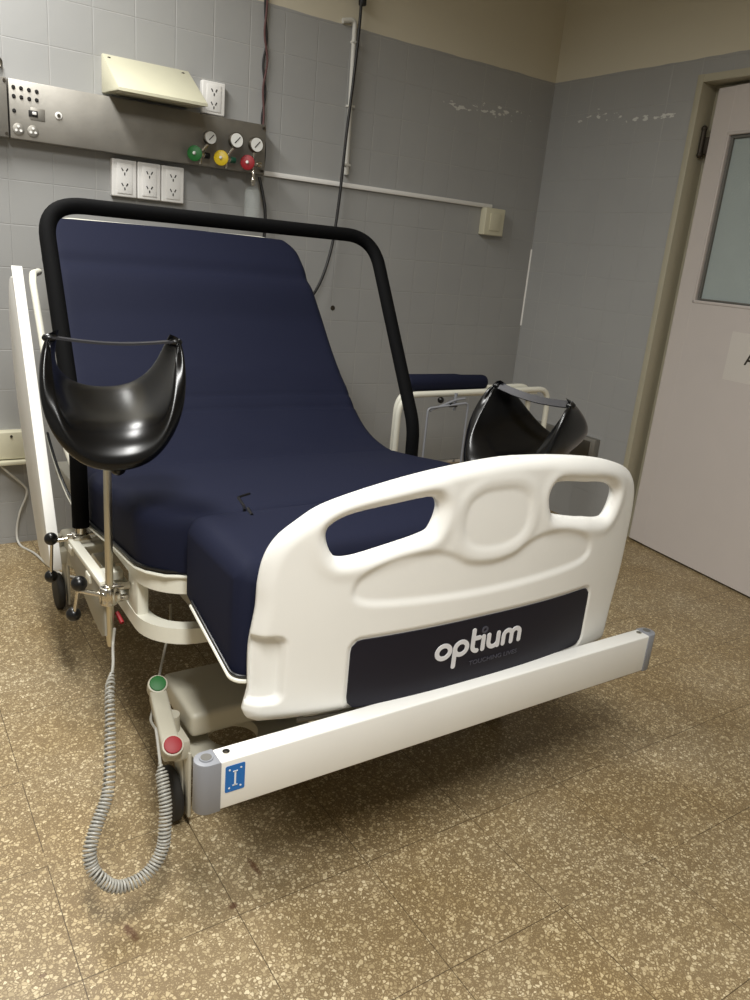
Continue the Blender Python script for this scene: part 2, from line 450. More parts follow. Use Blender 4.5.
# visible start of the lettering on the door
def textmesh(name, body, size, mtx, m, parent, ext=.0004, shear=0, bold=0):
    cu = bpy.data.curves.new(name, 'FONT'); cu.body = body; cu.size = size; cu.extrude = ext; cu.shear = shear; cu.offset = bold
    to = bpy.data.objects.new('tmp', cu); COL.objects.link(to)
    bpy.context.view_layer.update()
    me = bpy.data.meshes.new_from_object(to.evaluated_get(bpy.context.evaluated_depsgraph_get()))
    bpy.data.objects.remove(to); bpy.data.curves.remove(cu)
    me.transform(mtx)
    off = V((0,0,0)); q = parent
    while q is not None: off = off+q.location; q = q.parent
    me.transform(Matrix.Translation(-off)); me.name = name
    me.materials.clear(); me.materials.append(M[m])
    o = bpy.data.objects.new(name, me); COL.objects.link(o); o.parent = parent
    return o
mt = Matrix.Translation(dpt(.438, .0016, .962)) @ Matrix(((dd.x, 0, dn.x, 0), (dd.y, 0, dn.y, 0), (0,1,0,0), (0,0,0,1)))
textmesh('lettering', 'A', .075, mt, 'hinge', dobj, bold=.001)

# ------------------------------------------------------------------ wall equipment
# steel headwall panel
PX0, PX1, PZ0, PZ1, PY = .05, 1.487, 1.545, 1.735, 3.205
pan = thing('medical_wall_panel', 'long stainless steel service panel fixed across the grey tiled wall above the bed', 'wall panel', (.9, YW, 1.53))
MB().box(((PX0+PX1)/2+.23, (PY+YW)/2, (PZ0+PZ1)/2), (PX1-PX0-.46+.0, YW-PY, PZ1-PZ0), .003).build('housing', 'steel', pan)
MB().box((PX0+.225, (PY+YW)/2-.003, (PZ0+PZ1)/2), (.459, YW-PY+.006, PZ1-PZ0), .002).build('end_cover', 'steel', pan)
pf = PY
for (x, z) in [(.537,1.718),(.562,1.718),(.588,1.717),(.614,1.716),(.537,1.689),(.562,1.689),(.588,1.688),(.613,1.688),(.536,1.642)]:
    x = x*PY/YW
    z = 1.27+(z-1.27)*PY/YW
    MB().cyl((x, pf-.003, z), (x, pf+.002, z), .0065, 14).cyl((x, pf-.006, z), (x, pf-.002, z), .004, 12).build('signal_jack', 'hole', pan)
sw = MB().box((.587, pf-.003, 1.634), (.030, .008, .020), .002).build('rocker_switch', 'hole', pan)
MB().box((.590, pf-.008, 1.635), (.014, .006, .010), .002).build('rocker', 'outlet', sw)
MB().box((.602, pf-.001, 1.634), (.048, .003, .040), .001).build('switch_plate', 'steel', pan)
rg = MB().cyl((.672, pf-.006, 1.641), (.672, pf, 1.641), .0125, 20, bev=.002).build('push_button', 'outlet', pan)
MB().cyl((.672, pf-.009, 1.641), (.672, pf-.004, 1.641), .006, 16).build('button_core', 'brass', rg)
for x in (.536, .584):
    k = MB().cyl((x, pf-.004, 1.577), (x, pf, 1.577), .019, 20, bev=.001).build('round_socket', 'steel', pan)
    h = MB()
    for a in (90, 210, 330): h.cyl((x+.009*math.cos(math.radians(a)), pf-.007, 1.577+.009*math.sin(math.radians(a))), (x+.009*math.cos(math.radians(a)), pf-.003, 1.577+.009*math.sin(math.radians(a))), .0045, 10)
    h.build('socket_pin', 'outlet', k)
for (x, z) in ((.497,1.725),(.497,1.557),(1.474,1.722),(1.474,1.557)):
    MB().cyl((x, pf-.010, z), (x, pf+.001, z), .005, 12).build('screw', 'hinge', pan)

# gas regulators
def regulator(x, z, wheelmat, label, gx, gz, gr, dark, jar=False):
    t = thing('gas_regulator', label, 'gas regulator', (x, PY, z), 'gas regulators on the steel panel')
    b = MB(); b.cyl((x, PY+.001, z), (x, PY-.050, z), .013, 18, bev=.002)
    b.cyl((x-.004, PY-.030, z), (x+.030, PY-.030, z), .010, 16, bev=.002)
    b.cyl((x+.006, PY-.03, z), (gx, PY-.045, gz-gr*.6), .006, 12)
    b.cyl((x+.012, PY-.030, z), (x+.012, PY-.030, z-.035), .006, 12)
    b.sphere((x+.012, PY-.034, z+.002), .013)
    b.build('valve_body', 'chrome', t)
    wm = MB()
    n = 24; pr = [(.0, .010), (.006, .024), (.012, .029), (.018, .029), (.022, .020), (.024, .0)]
    ax = V((-.55, -.83, .05)).normalized(); c = V((x-.010, PY-.034, z))
    wm.tube([c+ax*(a-.005) for a, _ in pr], [max(q, .0005) for _, q in pr], 20)
    wm.build('hand_wheel', wheelmat, t)
    MB().tube([c+ax*.018, c+ax*.026], [.007, .005], 12).build('wheel_hub', 'dial', t)
    g = MB().cyl((gx, PY-.062, gz), (gx, PY-.038, gz), gr, 28, bev=.002).build('gauge', 'brass', t)
    MB().cyl((gx, PY-.0628, gz), (gx, PY-.060, gz), gr*.86, 28).build('dial_face', 'dial', g)
    nd = MB().box((gx+.002, PY-.0635, gz+.001), (.003, .001, gr*1.1), 0, 1, Euler((0, .75, 0))).build('needle', 'black', g)
    MB().cyl((x+.028, PY-.03, z), (x+.050, PY-.03, z), .012, 16, bev=.002).build('side_port', dark, t)
    if jar:
        MB().cyl((x+.016, PY-.03, z-.02), (x+.016, PY-.03, z-.085), .008, 14, bev=.002).cyl((x+.016, PY-.03, z-.055), (x+.016, PY-.03, z-.072), .0125, 14, bev=.002).build('jar_stem', 'chrome', t)
        j = MB(); R_ = [(-.088, .014), (-.098, .028), (-.115, .034), (-.22, .034), (-.235, .028)]
        j.tube([(x+.016, PY-.03, z+a) for a, _ in R_], [q for _, q in R_], 20)
        j.tube([(x+.016, PY-.03, z+a) for a, q in ((-.230, .0), (-.222, .031), (-.115, .031), (-.100, .024))], [.001, .031, .031, .024], 20)
        j.build('clear_jar', 'glassy', t)
    return t
regulator(1.182, 1.582, 'green', 'green-wheeled gas regulator with a small white gauge, leftmost on the steel panel', 1.224, 1.646, .026, 'black')
regulator(1.292, 1.580, 'yellow', 'yellow-wheeled gas regulator with the largest white dial, middle of the steel panel', 1.333, 1.652, .030, 'dgreen')
regulator(1.406, 1.578, 'red', 'red-wheeled gas regulator with a clear jar hanging at the right end of the steel panel', 1.420, 1.648, .030, 'chrome', True)

# cream reading lamp wedge
lx0, lx1 = .842, 1.172; fy = 3.045
lamp = thing('wall_light', 'cream metal wedge-shaped light housing sitting above the steel wall panel', 'wall light', (1.0, YW, 1.745))
prof = [(YW, 1.880), (YW-.012, 1.882), (fy, 1.748), (fy, 1.738), (YW, 1.752)]
MB().prism(prof, 0, lx0, lx1, .003, 2).build('housing', 'cream', lamp)
MB().box(((lx0+lx1)/2, fy+.045, 1.7405), (lx1-lx0-.03, .07, .006), .001, 2, Euler((math.radians(3.5),0,0))).build('diffuser', 'outlet_old', lamp)
for x in (lx0+.02, lx1-.03):
    c = V((x, YW-.032, 1.866)); MB().sphere(c, .008, (1,.7,.7)).build('screw', 'hinge', lamp)
# outlets
def outlet(x0, x1, z0, z1, label, m='outlet', group=None, y=YW, holes=True, th=.03):
    t = thing('wall_socket', label, 'wall socket', ((x0+x1)/2, y, z0), group)
    bk = MB().box(((x0+x1)/2, y-th/2, (z0+z1)/2), (x1-x0, th, z1-z0), .004, 3).build('cover', m, t)
    if holes:
        MB().box(((x0+x1)/2, y-th-.001, (z0+z1)/2), ((x1-x0)*.62, .004, (z1-z0)*.82), .0015, 2).build('socket_insert', m, t)
        for cz in (z0+(z1-z0)*.3, z0+(z1-z0)*.7):
            h = MB(); cx = (x0+x1)/2
            for sx, an in ((-1, .5), (1, -.5)):
                h.box((cx+sx*.009, y-th-.003, cz+.004), (.0042, .002, .012), 0, 1, Euler((0, -an, 0)))
            h.box((cx, y-th-.003, cz-.011), (.0042, .002, .010), 0, 1)
            h.build('socket_hole', 'hole', t)
    return t
zt = 1.530
outlet(.868, .962, 1.395, zt, 'white double wall socket under the steel panel, left of the row of three', group='white wall sockets around the steel panel')
outlet(.966, 1.057, 1.395, zt, 'white double wall socket under the steel panel, middle of the row of three', group='white wall sockets around the steel panel')
outlet(1.061, 1.152, 1.395, zt, 'white double wall socket under the steel panel, right of the row of three', group='white wall sockets around the steel panel')
outlet(1.222, 1.318, 1.743, 1.862, 'white wall socket standing above the steel panel, right of the cream light', group='white wall sockets around the steel panel')
o_ = outlet(2.738, 2.868, 1.415, 1.547, 'small cream switch box at the end of the white wall trunking', 'outlet_old', holes=False, th=.045)
MB().box((2.803, YW-.047, 1.481), (.07, .006, .085), .002).build('switch_rocker', 'outlet_old', o_)
o_ = outlet(.36, .513, .372, .482, 'cream wall box low on the tiled wall at the left edge of the photo', 'outlet_old', holes=False, th=.05)
MB().box((.40, YW-.035, .360), (.26, .07, .016), .003).build('box_ledge', 'outlet_old', o_)
MB().cyl((.46, YW-.053, .465), (.46, YW-.049, .465), .005, 12).build('screw', 'hinge', o_)
# trunking
tag(MB().box(((1.507+2.80)/2, YW-.008, 1.556), (1.293, .016, .020), .003).build('cable_trunking', 'outlet'), 'thin white plastic trunking running along the wall right of the steel panel', 'trunking')
cd = MB().cyl((1.915, YW-.012, 1.60), (1.905, YW-.012, 2.18), .0105, 14)
cd.tube(round_path([(1.905, YW-.012, 2.16), (1.905, YW-.012, 2.215), (1.845, YW-.010, 2.200)], .02), .0105, 14)
cdt = thing('pipe_conduit', 'thin pale vertical conduit on the wall behind the hanging black cable', 'conduit', (1.91, YW, 1.6))
cd.build('pipe', 'cable_white', cdt)
for z in (1.64, 1.88, 2.13): MB().box((1.911, YW-.012, z), (.032, .028, .010), .002).build('pipe_clip', 'cable_white', cdt)
# cables on the wall
def cable(name, pts, r, m, label, cat='cable', n=12):
    return tag(MB().tube(catmull(pts, n), r, 8).build(name, m), label, cat)
ct = thing('hanging_cable', 'black cable hanging down the back wall and behind the right of the mattress', 'cable', (1.9, YW, 1.1))
MB().tube(catmull([(1.925,YW-.03,2.84), (1.918,YW-.03,2.40), (1.912,YW-.04,2.2), (1.905,YW-.035,2.0), (1.885,YW-.04,1.75), (1.868,YW-.045,1.48), (1.835,YW-.06,1.27), (1.76,YW-.09,1.10), (1.66,YW-.12,1.02), (1.55,YW-.14,1.02)], 14), .0065, 10).build('cable', 'cable_black', ct)
MB().cyl((1.925,YW-.03,2.27), (1.921,YW-.03,2.34), .017, 16, bev=.004).build('plug', 'cable_black', ct)
tw = thing('twisted_wires', 'thin maroon and black twisted wires hanging above the right end of the steel panel', 'wire', (1.49, YW, 1.6))
MB().tube(catmull([(1.482,YW-.014,2.84), (1.486,YW-.014,2.5), (1.492,YW-.014,2.2), (1.485,YW-.016,2.08), (1.502,YW-.016,1.98), (1.489,YW-.014,1.88), (1.497,YW-.014,1.78), (1.493,YW-.016,1.70), (1.500,YW-.014,1.62), (1.497,YW-.014,1.58)], 12), .0045, 8).build('wire', 'cable_red', tw)
MB().tube(catmull([(1.491,YW-.006,2.84), (1.497,YW-.006,2.5), (1.486,YW-.006,2.2), (1.500,YW-.006,2.06), (1.488,YW-.006,1.97), (1.503,YW-.006,1.86), (1.492,YW-.006,1.76), (1.512,YW-.006,1.66), (1.508,YW-.006,1.57)], 12), .0045, 8).build('wire', 'cable_black', tw)
cable('panel_cable', [(1.470,YW-.05,1.535), (1.485,YW-.055,1.48), (1.500,YW-.06,1.40), (1.500,YW-.06,1.30), (1.49,YW-.06,1.18), (1.47,YW-.05,.9), (1.46,YW-.04,.4), (1.46,YW-.05,.008)], .007, 'cable_black', 'short black cable dropping from the steel panel behind the mattress')
cable('white_floor_cable', [(.40,YW-.05,.37), (.43,YW-.04,.33), (.50,YW-.02,.25), (.51,YW-.015,.21), (.48,YW-.012,.13), (.465,YW-.015,.05), (.47,YW-.05,.006), (.505,YW-.16,.006), (.53,YW-.30,.006), (.57,YW-.42,.006), (.66,YW-.50,.006)], .0045, 'cable_white', 'thin white cable running from the low wall box onto the floor')
# tiny ring hook top left
tag(MB().tube([(.482+.018*math.cos(a), YW-.014, 1.785+.018*math.sin(a)) for a in np.linspace(0, 2*PI, 25)[:-1]], .005, 8, True).build('ring_hook', 'brass'), 'small metal ring on the wall above the steel panel at the left edge', 'hook')
tag(MB().cyl((1.90, YW-.002, 1.008), (1.90, YW+.001, 1.008), .012, 10).build('wall_plug', 'hinge'), 'small dark plugged hole in the grey wall right of the mattress', 'wall plug')
# steel box low on right wall
bx = thing('steel_wall_box', 'low stainless steel box on the right wall behind the far leg support', 'wall box', (XW, 2.8, .33))
MB().box((XW-.02, 2.80, .405), (.04, .46, .125), .004).build('casing', 'steel', bx)
MB().box((XW-.043, 2.66, .405), (.008, .12, .095), .002).build('cover_plate', 'brass', bx)

# ------------------------------------------------------------------ the bed
bed = thing('birthing_bed', 'white adjustable birthing bed with navy mattress and tall black padded hoop', 'hospital bed', (.98, 1.9, 0))

# --- main mattress: backrest and seat swept along a side profile
XM0, XM1 = .450, 1.432
top = [(1.425,.722),(1.52,.722),(1.70,.708),(1.88,.683),(2.02,.672),(2.16,.685),(2.30,.740),(2.42,.825),(2.52,.920),(2.62,1.035),(2.72,1.145),(2.82,1.235),(2.905,1.305)]
prof = [V((0, a, b)) for a, b in top]
prof = catmull(prof, 10)
# resample
L_ = [0]
for a, b in zip(prof, prof[1:]): L_.append(L_[-1]+(b-a).length)
def at_s(s):
    s = max(0, min(s, L_[-1]))
    for i in range(len(L_)-1):
        if L_[i+1] >= s:
            t = (s-L_[i])/max(L_[i+1]-L_[i], 1e-9); return prof[i].lerp(prof[i+1], t)
    return prof[-1]
SL = L_[-1]; TH = .135
def frame_at(s):
    p = at_s(s); t = (at_s(s+.02)-at_s(s-.02)).normalized(); n = V((0, -t.z, t.y)); return p, t, n
mm = MB(); ns = 230; rc = .13; ring = 0
W2 = (XM1-XM0)/2; XC = (XM0+XM1)/2
def inset(d, r):    # corner inset when d from the end
    return 0 if d >= r else r-math.sqrt(max(r*r-(r-d)**2, 0))
sec = []
er = .035
for i in range(ns+1):
    u = i/ns
    s = SL*(.5-.5*math.cos(PI*u)) if False else SL*u
    # dense at both ends
    s = SL*(u+.5/(2*PI)*-math.sin(2*PI*u)*.9)
    p, t, n = frame_at(s)
    d0, d1 = s, SL-s
    ins = max(inset(d0, .14), inset(d1, .10))
    hw = W2-ins
    # folds across the back rest and the bend
    fold = -.011*math.exp(-((p.z-1.165)/.022)**2)*(p.y > 2.3)-.007*math.exp(-((p.y-2.315)/.006)**2)-.005*math.exp(-((p.y-2.365)/.006)**2)-.004*math.exp(-((p.y-1.98)/.006)**2)
    ed = min(d0, d1); rr = .035
    edrop = 0 if ed > rr else rr-math.sqrt(max(rr*rr-(rr-ed)**2, 0))
    row = []
    nx = 40
    def cs(x, up):
        q = abs(x)
        dx = hw-q; r = er
        drop = 0 if dx > r else r-math.sqrt(max(r*r-(r-dx)**2, 0))
        return drop
    sh0 = .092*max(0, min(1, (p.y-1.95)/.75))
    def xs_(x): return XC+x+sh0*(.5-.5*x/W2)+.055*(.5+.5*x/W2)*max(0, min(1, (p.y-2.0)/.4))
    pts = []
    for k in range(nx+1):
        x = -hw+2*hw*(.5-.5*math.cos(PI*k/nx))
        dr = max(cs(x, 1), edrop)
        crown = .006*(1-(x/hw)**2) if hw > 0 else 0
        wr = .0016*math.sin(x*23+p.y*9)*math.sin(p.y*17) if (2.0 < p.y < 2.45) else 0
        pts.append(V((xs_(x), 0, 0))+V((0, p.y, p.z))+n*(-dr+crown+fold+wr))
    for k in range(nx, -1, -1):
        x = -hw+2*hw*(.5-.5*math.cos(PI*k/nx))
        dr = max(cs(x, 1)*.35, edrop*.35)
        pts.append(V((xs_(x), p.y, p.z))+n*(-TH+dr))
    sec.append(pts)
vs = [q for r_ in sec for q in r_]; m_ = len(sec[0]); fs = []
for i in range(ns):
    for k in range(m_): fs.append((i*m_+k, i*m_+(k+1) % m_, (i+1)*m_+(k+1) % m_, (i+1)*m_+k))
nx = 40
for base, rev in ((0, False), (ns*m_, True)):
    for k in range(nx):
        q = (base+k, base+k+1, base+m_-2-k, base+m_-1-k); fs.append(tuple(reversed(q)) if rev else q)
mm.add(vs, fs)
matt = mm.build('mattress', 'navy', bed, angle=60)
def side_pt(s, x, dn_):
    p, t, n = frame_at(s); return V((x, p.y, p.z))+n*dn_
# zip seam beads along the visible right edge and pale piping at the lower left edge
zs = MB()
for i in range(70):
    s = .55+i*(SL-.75)/70; q = side_pt(s, XM1+.0015+.055*max(0,min(1,(at_s(s).y-2.0)/.4)), -.045); zs.box(q, (.004, .010, .006), .001, 1, Euler((random.uniform(.3,.7),0,0)))
zs.build('zip', 'navy_dark', matt)
def plan_edge(dep, x_in=0.0, s_end=1.0, right=False):
    pts = []
    for i in range(26):
        s = s_end*(1-i/25)+.001
        ins = inset(s, .14)
        x = XM0+ins+x_in; pts.append(side_pt(s, x, dep))
    # and along the front edge
    p, t, n = frame_at(0.0)
    a = pts[-1]
    for i in range(1, 8): pts.append(V((a.x+i*(1.3-a.x)/7, a.y, a.z)))
    return pts
MB().tube(plan_edge(-TH-.002, -.002, .95), .0045, 8).build('piping', 'white_metal', matt)
MB().tube(plan_edge(-TH+.010, -.003, .95), .0035, 8).build('lower_seam', 'black', matt)

# white piping at head end of the mattress
hp = []
for i in range(13):
    a = PI/2*i/12; hp.append((XM0+.095+.10-.10*math.cos(a)+.004, 0, a))
pe, te, ne = frame_at(SL)
pts = [V((x, pe.y, pe.z))+te*(-.10+.10*math.sin(a)+.004)+ne*(-.020) for x, _, a in hp]
pts += [V((2*XC+.107-q.x, q.y, q.z)) for q in reversed(pts)]
MB().tube(pts, .0035, 8).build('head_piping', 'white_metal', matt)

# foot mattress, its top slightly sloped; rounded back corners, narrow tongue
FX0, FX1, FY0, FY1 = .512, 1.325, 1.141, 1.425
def fz_bot(y): return .492+(y-1.09)*.26
def fm_sdf(X, Y): return sdf_poly(rrect(FX0, FX1, FY0, FY1, .035, 8), X, Y)
def fm_top(x, y):
    d = float(fm_sdf(np.array([[x]]), np.array([[y]]))[0,0]); r = .045; d = max(d, 0)
    dr = 0 if d > r else r-math.sqrt(max(r*r-(r-d)**2, 0))
    return (x, y, .735+(y-1.1)*.02-dr*.9)
fm = MB(); plate(fm, fm_sdf, (FX0-.01, FX1+.01, FY0-.01, FY1+.01), .012, lambda x, y: (x, y, fm_top(x, y)[2]), lambda x, y: (x, y, fz_bot(y)))
fmo = fm.build('foot_mattress', 'navy', bed, angle=50)
el = [(FX0-.003, y, fz_bot(y)) for y in np.linspace(1.36, 1.162, 8)]
el += [(FX0-.003+.03*(1-math.cos(a)), 1.162-.024*math.sin(a), fz_bot(1.162-.024*math.sin(a))) for a in np.linspace(.1, PI/2, 6)]
MB().tube(el, .0045, 8).build('foot_tray_edge', 'white_metal', fmo)
MB().tube([(q[0]+.001, q[1], q[2]+.010) for q in el], .003, 8).build('foot_seam', 'black', fmo)
# V shaped slit in the seat where the foot section is let in
sl = MB()
for pth in ([(.708,1.535,.7265), (.673,1.518,.7265), (.660,1.455,.7265), (.650,1.430,.728)], [(.646,1.405,.7405), (.637,1.365,.7405)]):
    sl.tube(round_path(pth, .01), [.0035]*len(round_path(pth, .01)), 8)
sl.build('cutout_slit', 'black', matt)

# --- foot board
FC, FW = 1.024, .497
def ybow(x): return 1.050+.058*min(abs((x-FC)/FW), 1.1)**2.6
half = [(0,.914),(.2,.912),(.4,.904),(.6,.890),(.76,.871),(.87,.850),(.94,.826),(.98,.794),(.998,.75),(1.0,.70),(.995,.60),(.965,.50)]
lft = [(FC-FW*t*(1-.026*max(0,min(1,(z-.5)/.22))*(t>.8)+.028*max(0,min(1,(.68-z)/.18))), z-.016*min(1, t/.6)*(z > .55)-.024*max(0, min(1, (t-.45)/.55))**2*(z > .68)) for t, z in half]; rgt = [(FC+FW*t, z) for t, z in half]
rgt[-1] = (FC+FW*.962, .50)
outline = [V((x, z, 0)) for x, z in reversed(rgt)]+[V((x, z, 0)) for x, z in lft[1:]]
outline = catmull(outline, 5)
outline = [(p.x, p.y) for p in outline]
outline += [(.522,.455),(.530,.437),(.550,.428),(.64,.426),(.9,.430),(1.2,.420),(1.42,.400),(1.485,.398),(1.494,.42)]
def smooth_poly(P, n=4): return [(p.x, p.y) for p in catmull([V((a, b, 0)) for a, b in P], n, True)]
slotL = smooth_poly([(a, b-.008) for a, b in [(.652,.800),(.664,.823),(.705,.840),(.78,.852),(.850,.860),(.873,.853),(.880,.832),(.870,.800),(.852,.786),(.77,.768),(.70,.755),(.668,.762)]], 4)
slotR = [(2*FC-x+(.012 if x < .76 else .002), z) for x, z in slotL]
oval = smooth_poly([(1.021+(a-1.018)*.92, .797+(b-.797)*.82) for a, b in [(.925,.80),(.935,.845),(.97,.868),(1.018,.872),(1.066,.868),(1.101,.845),(1.111,.80),(1.103,.755),(1.070,.728),(1.018,.720),(.966,.728),(.933,.755)]], 3)
field = smooth_poly([(.715,.665),(.708,.695),(.735,.722),(.80,.745),(.875,.745),(.92,.732),(.96,.712),(1.018,.704),(1.076,.712),(1.116,.732),(1.161,.745),(1.236,.745),(1.301,.722),(1.328,.695),(1.321,.665),(1.25,.650),(1.018,.640),(.785,.650)], 4)
badge = rrect(.709, 1.363, .434, .585, .022, 6)
gripL = rrect(.44, .588, .470, .608, .018, 5)
gripR = [(2*FC-x, z) for x, z in gripL]
X0, X1, Z0, Z1, RS = .49, 1.55, .385, .935, .0042
def dfun(X, Z):
    o = sdf_poly(outline, X, Z)
    return np.minimum(o, np.minimum(-sdf_poly(slotL, X, Z), -sdf_poly(slotR, X, Z)))
def sst(a, b, x): t = np.clip((x-a)/(b-a), 0, 1); return t*t*(3-2*t)
fv, ff = march(dfun, X0, X1, Z0, Z1, RS)
A = np.array(fv); PXa, PZa = A[:,0], A[:,1]
do = sdf_poly(outline, PXa, PZa); dsl = -np.maximum(sdf_poly(slotL, PXa, PZa), sdf_poly(slotR, PXa, PZa))
def rnd(d, r): d = np.clip(d, 0, r); return .62*r*(1-d/r)**2.2
depth = rnd(do, .026)+rnd(dsl, .024)
dov = sdf_poly(oval, PXa, PZa)
depth = depth-.0016*np.exp(-((dov+.018)/.012)**2)+.0022*sst(-.008, .008, dov)
dfl = sdf_poly(field, PXa, PZa); depth = depth+.0045*sst(-.008, .010, dfl)
# raised band flowing round the handles and the oval
dhan = -dsl; depth = depth-.002*np.exp(-((dsl-.024)/.014)**2)
dbd = sdf_poly(badge, PXa, PZa); depth = depth+.0035*sst(-.004, .000, dbd)
dg = sdf_poly(gripL, PXa, PZa); depth = depth+.017*sst(-.001, .007, dg)
n = len(fv); bt = .040
bloc = bt-.010*np.minimum(1, np.abs((PXa-FC)/FW))**2-rnd(do, .012)-rnd(dsl, .018)
depth = np.minimum(depth, bloc-.004)
yb = np.array([ybow(x) for x in PXa])
# surfaces pushed along bow normal approx = y
front = [(x, y+d, z) for x, y, z, d in zip(PXa, yb, PZa, depth)]
bd_ = rnd(do, .012)+rnd(dsl, .018)
back = [(x, y+bt-.010*min(1, abs((x-FC)/FW))**2-d, z) for x, y, z, d in zip(PXa, yb, PZa, bd_)]
F = list(ff)+[tuple(i+n for i in reversed(q)) for q in ff]
ec = {}
for q in ff:
    for a, b in zip(q, q[1:]+q[:1]): ec[(a, b)] = 1
for (a, b) in ec:
    if (b, a) not in ec: F.append((b, a, a+n, b+n))
fbd = MB().add(front+back, F)
fbo = fbd.build('footboard', 'white', bed, angle=65)
# badge panel
bp_in = rrect(.712, 1.360, .437, .582, .020, 6)
bmb = MB(); plate(bmb, lambda X, Z: sdf_poly(bp_in, X, Z), (.70, 1.37, .425, .595), .012,
      lambda x, z: (x, ybow(x)+.0005, z), lambda x, z: (x, ybow(x)+.005, z))
bpo = bmb.build('name_panel', 'logo_dark', fbo)
# lettering drawn as rounded strokes
def seg(a, b):
    def f(X, Z):
        e = (b[0]-a[0], b[1]-a[1]); L2 = e[0]**2+e[1]**2+1e-9
        t = np.clip(((X-a[0])*e[0]+(Z-a[1])*e[1])/L2, 0, 1)
        return np.hypot(X-a[0]-t*e[0], Z-a[1]-t*e[1])
    return f
def poly_stroke(P):
    return lambda X, Z: np.min([seg(a, b)(X, Z) for a, b in zip(P, P[1:])], axis=0)
def carc(cx, cz, rx, rz, a0, a1, n=14):
    return [(cx+rx*math.cos(math.radians(a0+(a1-a0)*i/n)), cz+rz*math.sin(math.radians(a0+(a1-a0)*i/n))) for i in range(n+1)]
strokes = [
    carc(.50,.50,.40,.37,0,360,24),                                            # o
    carc(1.58,.50,.38,.37,0,360,24), [(1.20,.50),(1.20,-.50)],                   # p
    [(2.32,1.38),(2.32,.42)]+carc(2.62,.42,.30,.30,180,270,6), [(2.32,.88),(2.72,.88)],   # t
    [(3.00,.88),(3.00,.13)],                                                      # i
    [(3.36,.88)]+carc(3.68,.43,.32,.30,180,360,12)+[(4.00,.88)], [(4.00,.6),(4.00,.13)],   # u
    [(4.38,.13),(4.38,.60)]+carc(4.66,.60,.28,.28,180,0,10)+[(4.94,.13)], [(4.94,.60)]+carc(5.22,.60,.28,.28,180,0,10)+[(5.50,.13)],  # m
]
U = .0415; ox, oz = .903, .501
f_let = lambda X, Z: .128-np.min([poly_stroke(s_)((X-ox)/U, (Z-oz)/(U*.93)) for s_ in strokes], axis=0)
lm = MB(); plate(lm, f_let, (ox-.015, ox+5.8*U, oz-.035, oz+1.65*U), .0013, lambda x, z: (x, ybow(x)-.0006, z), lambda x, z: (x, ybow(x)+.0008, z))
lm.build('lettering', 'logo_white', bpo, smooth=False)
f_dot = lambda X, Z: .055-np.abs(np.hypot((X-ox)/U-3.02, (Z-oz)/(U*.93)-1.28)-.15)
dm = MB(); plate(dm, f_dot, (ox+2.7*U, ox+3.3*U, oz+.9*U, oz+1.6*U), .0009, lambda x, z: (x, ybow(x)-.0006, z), lambda x, z: (x, ybow(x)+.0008, z))
dm.build('ring_dot', 'logo_grey', bpo, smooth=False)
mt = Matrix.Translation((ox+2.2*U, 1.0489, oz-.0265)) @ Matrix(((1.18,0,0,0),(0,0,-1,0),(0,1,0,0),(0,0,0,1)))
tl = textmesh('small_lettering', 'TOUCHING LIVES', .0145, mt, 'logo_grey', bpo, ext=.0003)
# grey foam gasket under the foot board
MB().tube([(x, ybow(x)+.010, .423-.026*max(0, (x-.9)/.55)**1.2) for x in np.linspace(.62, 1.40, 20)], .005, 8).build('base_gasket', 'brass', fbo)

# --- bumper bar
BX0 = .439
BZ0, BZ1, BY0, BY1 = .340, .437, 1.022, 1.062
bar = MB().box(((BX0+1.558)/2, (BY0+BY1)/2, (BZ0+BZ1)/2), (1.558-BX0, BY1-BY0, BZ1-BZ0), .0035, 3)
baro = bar.build('bumper_bar', 'white', bed)
def cap(x, sgn):
    cx = x+sgn*(.018 if sgn < 0 else .012); r = .0215; yc = (BY0+BY1)/2
    pl_ = [(x, yc-r), (x, yc+r)] if sgn < 0 else [(x, yc+r), (x, yc-r)]
    a0 = (90, 270) if sgn < 0 else (-90, 90)
    poly = [(x-sgn*.002, yc+r*(-sgn*-1 if False else 1)), ]
    poly = [(x-sgn*.001, yc-r)]+[(cx+r*math.cos(math.radians(a)), yc+r*math.sin(math.radians(a))) for a in ((np.linspace(270, 90, 13)) if sgn < 0 else np.linspace(-90, 90, 13))]+[(x-sgn*.001, yc+r)]
    bm = MB().prism(poly, 2, BZ0-.002, BZ1+.001, .0025, 2)
    c = bm.build('end_cap', 'grey_cap', baro)
    MB().cyl((cx, yc, BZ1+.0005), (cx, yc, BZ1+.0035), .0125, 20, r2=.0115).build('cap_ring', 'grey_cap', c)
    MB().cyl((cx, yc, BZ1+.003), (cx, yc, BZ1+.0040), .0095, 20).build('cap_hole', 'seam', c)
cap(BX0, -1); cap(1.558, 1)
for x in (.458, 1.545):
    MB().cyl((x, 1.045, BZ1-.001), (x, 1.045, BZ1+.002), .0065, 16).cyl((x, 1.045, BZ1), (x, 1.045, BZ1+.003), .003, 8).build('bolt', 'chrome', baro)
st = MB().prism(rrect(.448, .484, .372, .425, .003, 3), 1, BY0-.0006, BY0+.0005).build('sticker_label', 'blue', baro)
ic = MB()
for z in (.380, .4165): ic.cyl((.4555, BY0-.0010, z), (.4555, BY0-.0004, z), .0018, 10).cyl((.4765, BY0-.0010, z), (.4765, BY0-.0004, z), .0018, 10)
ic.box((.466, BY0-.0008, .398), (.0032, .0006, .028)).box((.466, BY0-.0008, .412), (.009, .0006, .002)).box((.466, BY0-.0008, .384), (.009, .0006, .002))
ic.build('sticker_symbols', 'sticker_white', st)
# brackets from bar to frame
for x in (.70, 1.30):
    MB().box((x, 1.16, .39), (.05, .19, .04), .005).build('bar_bracket', 'white_metal', bed)

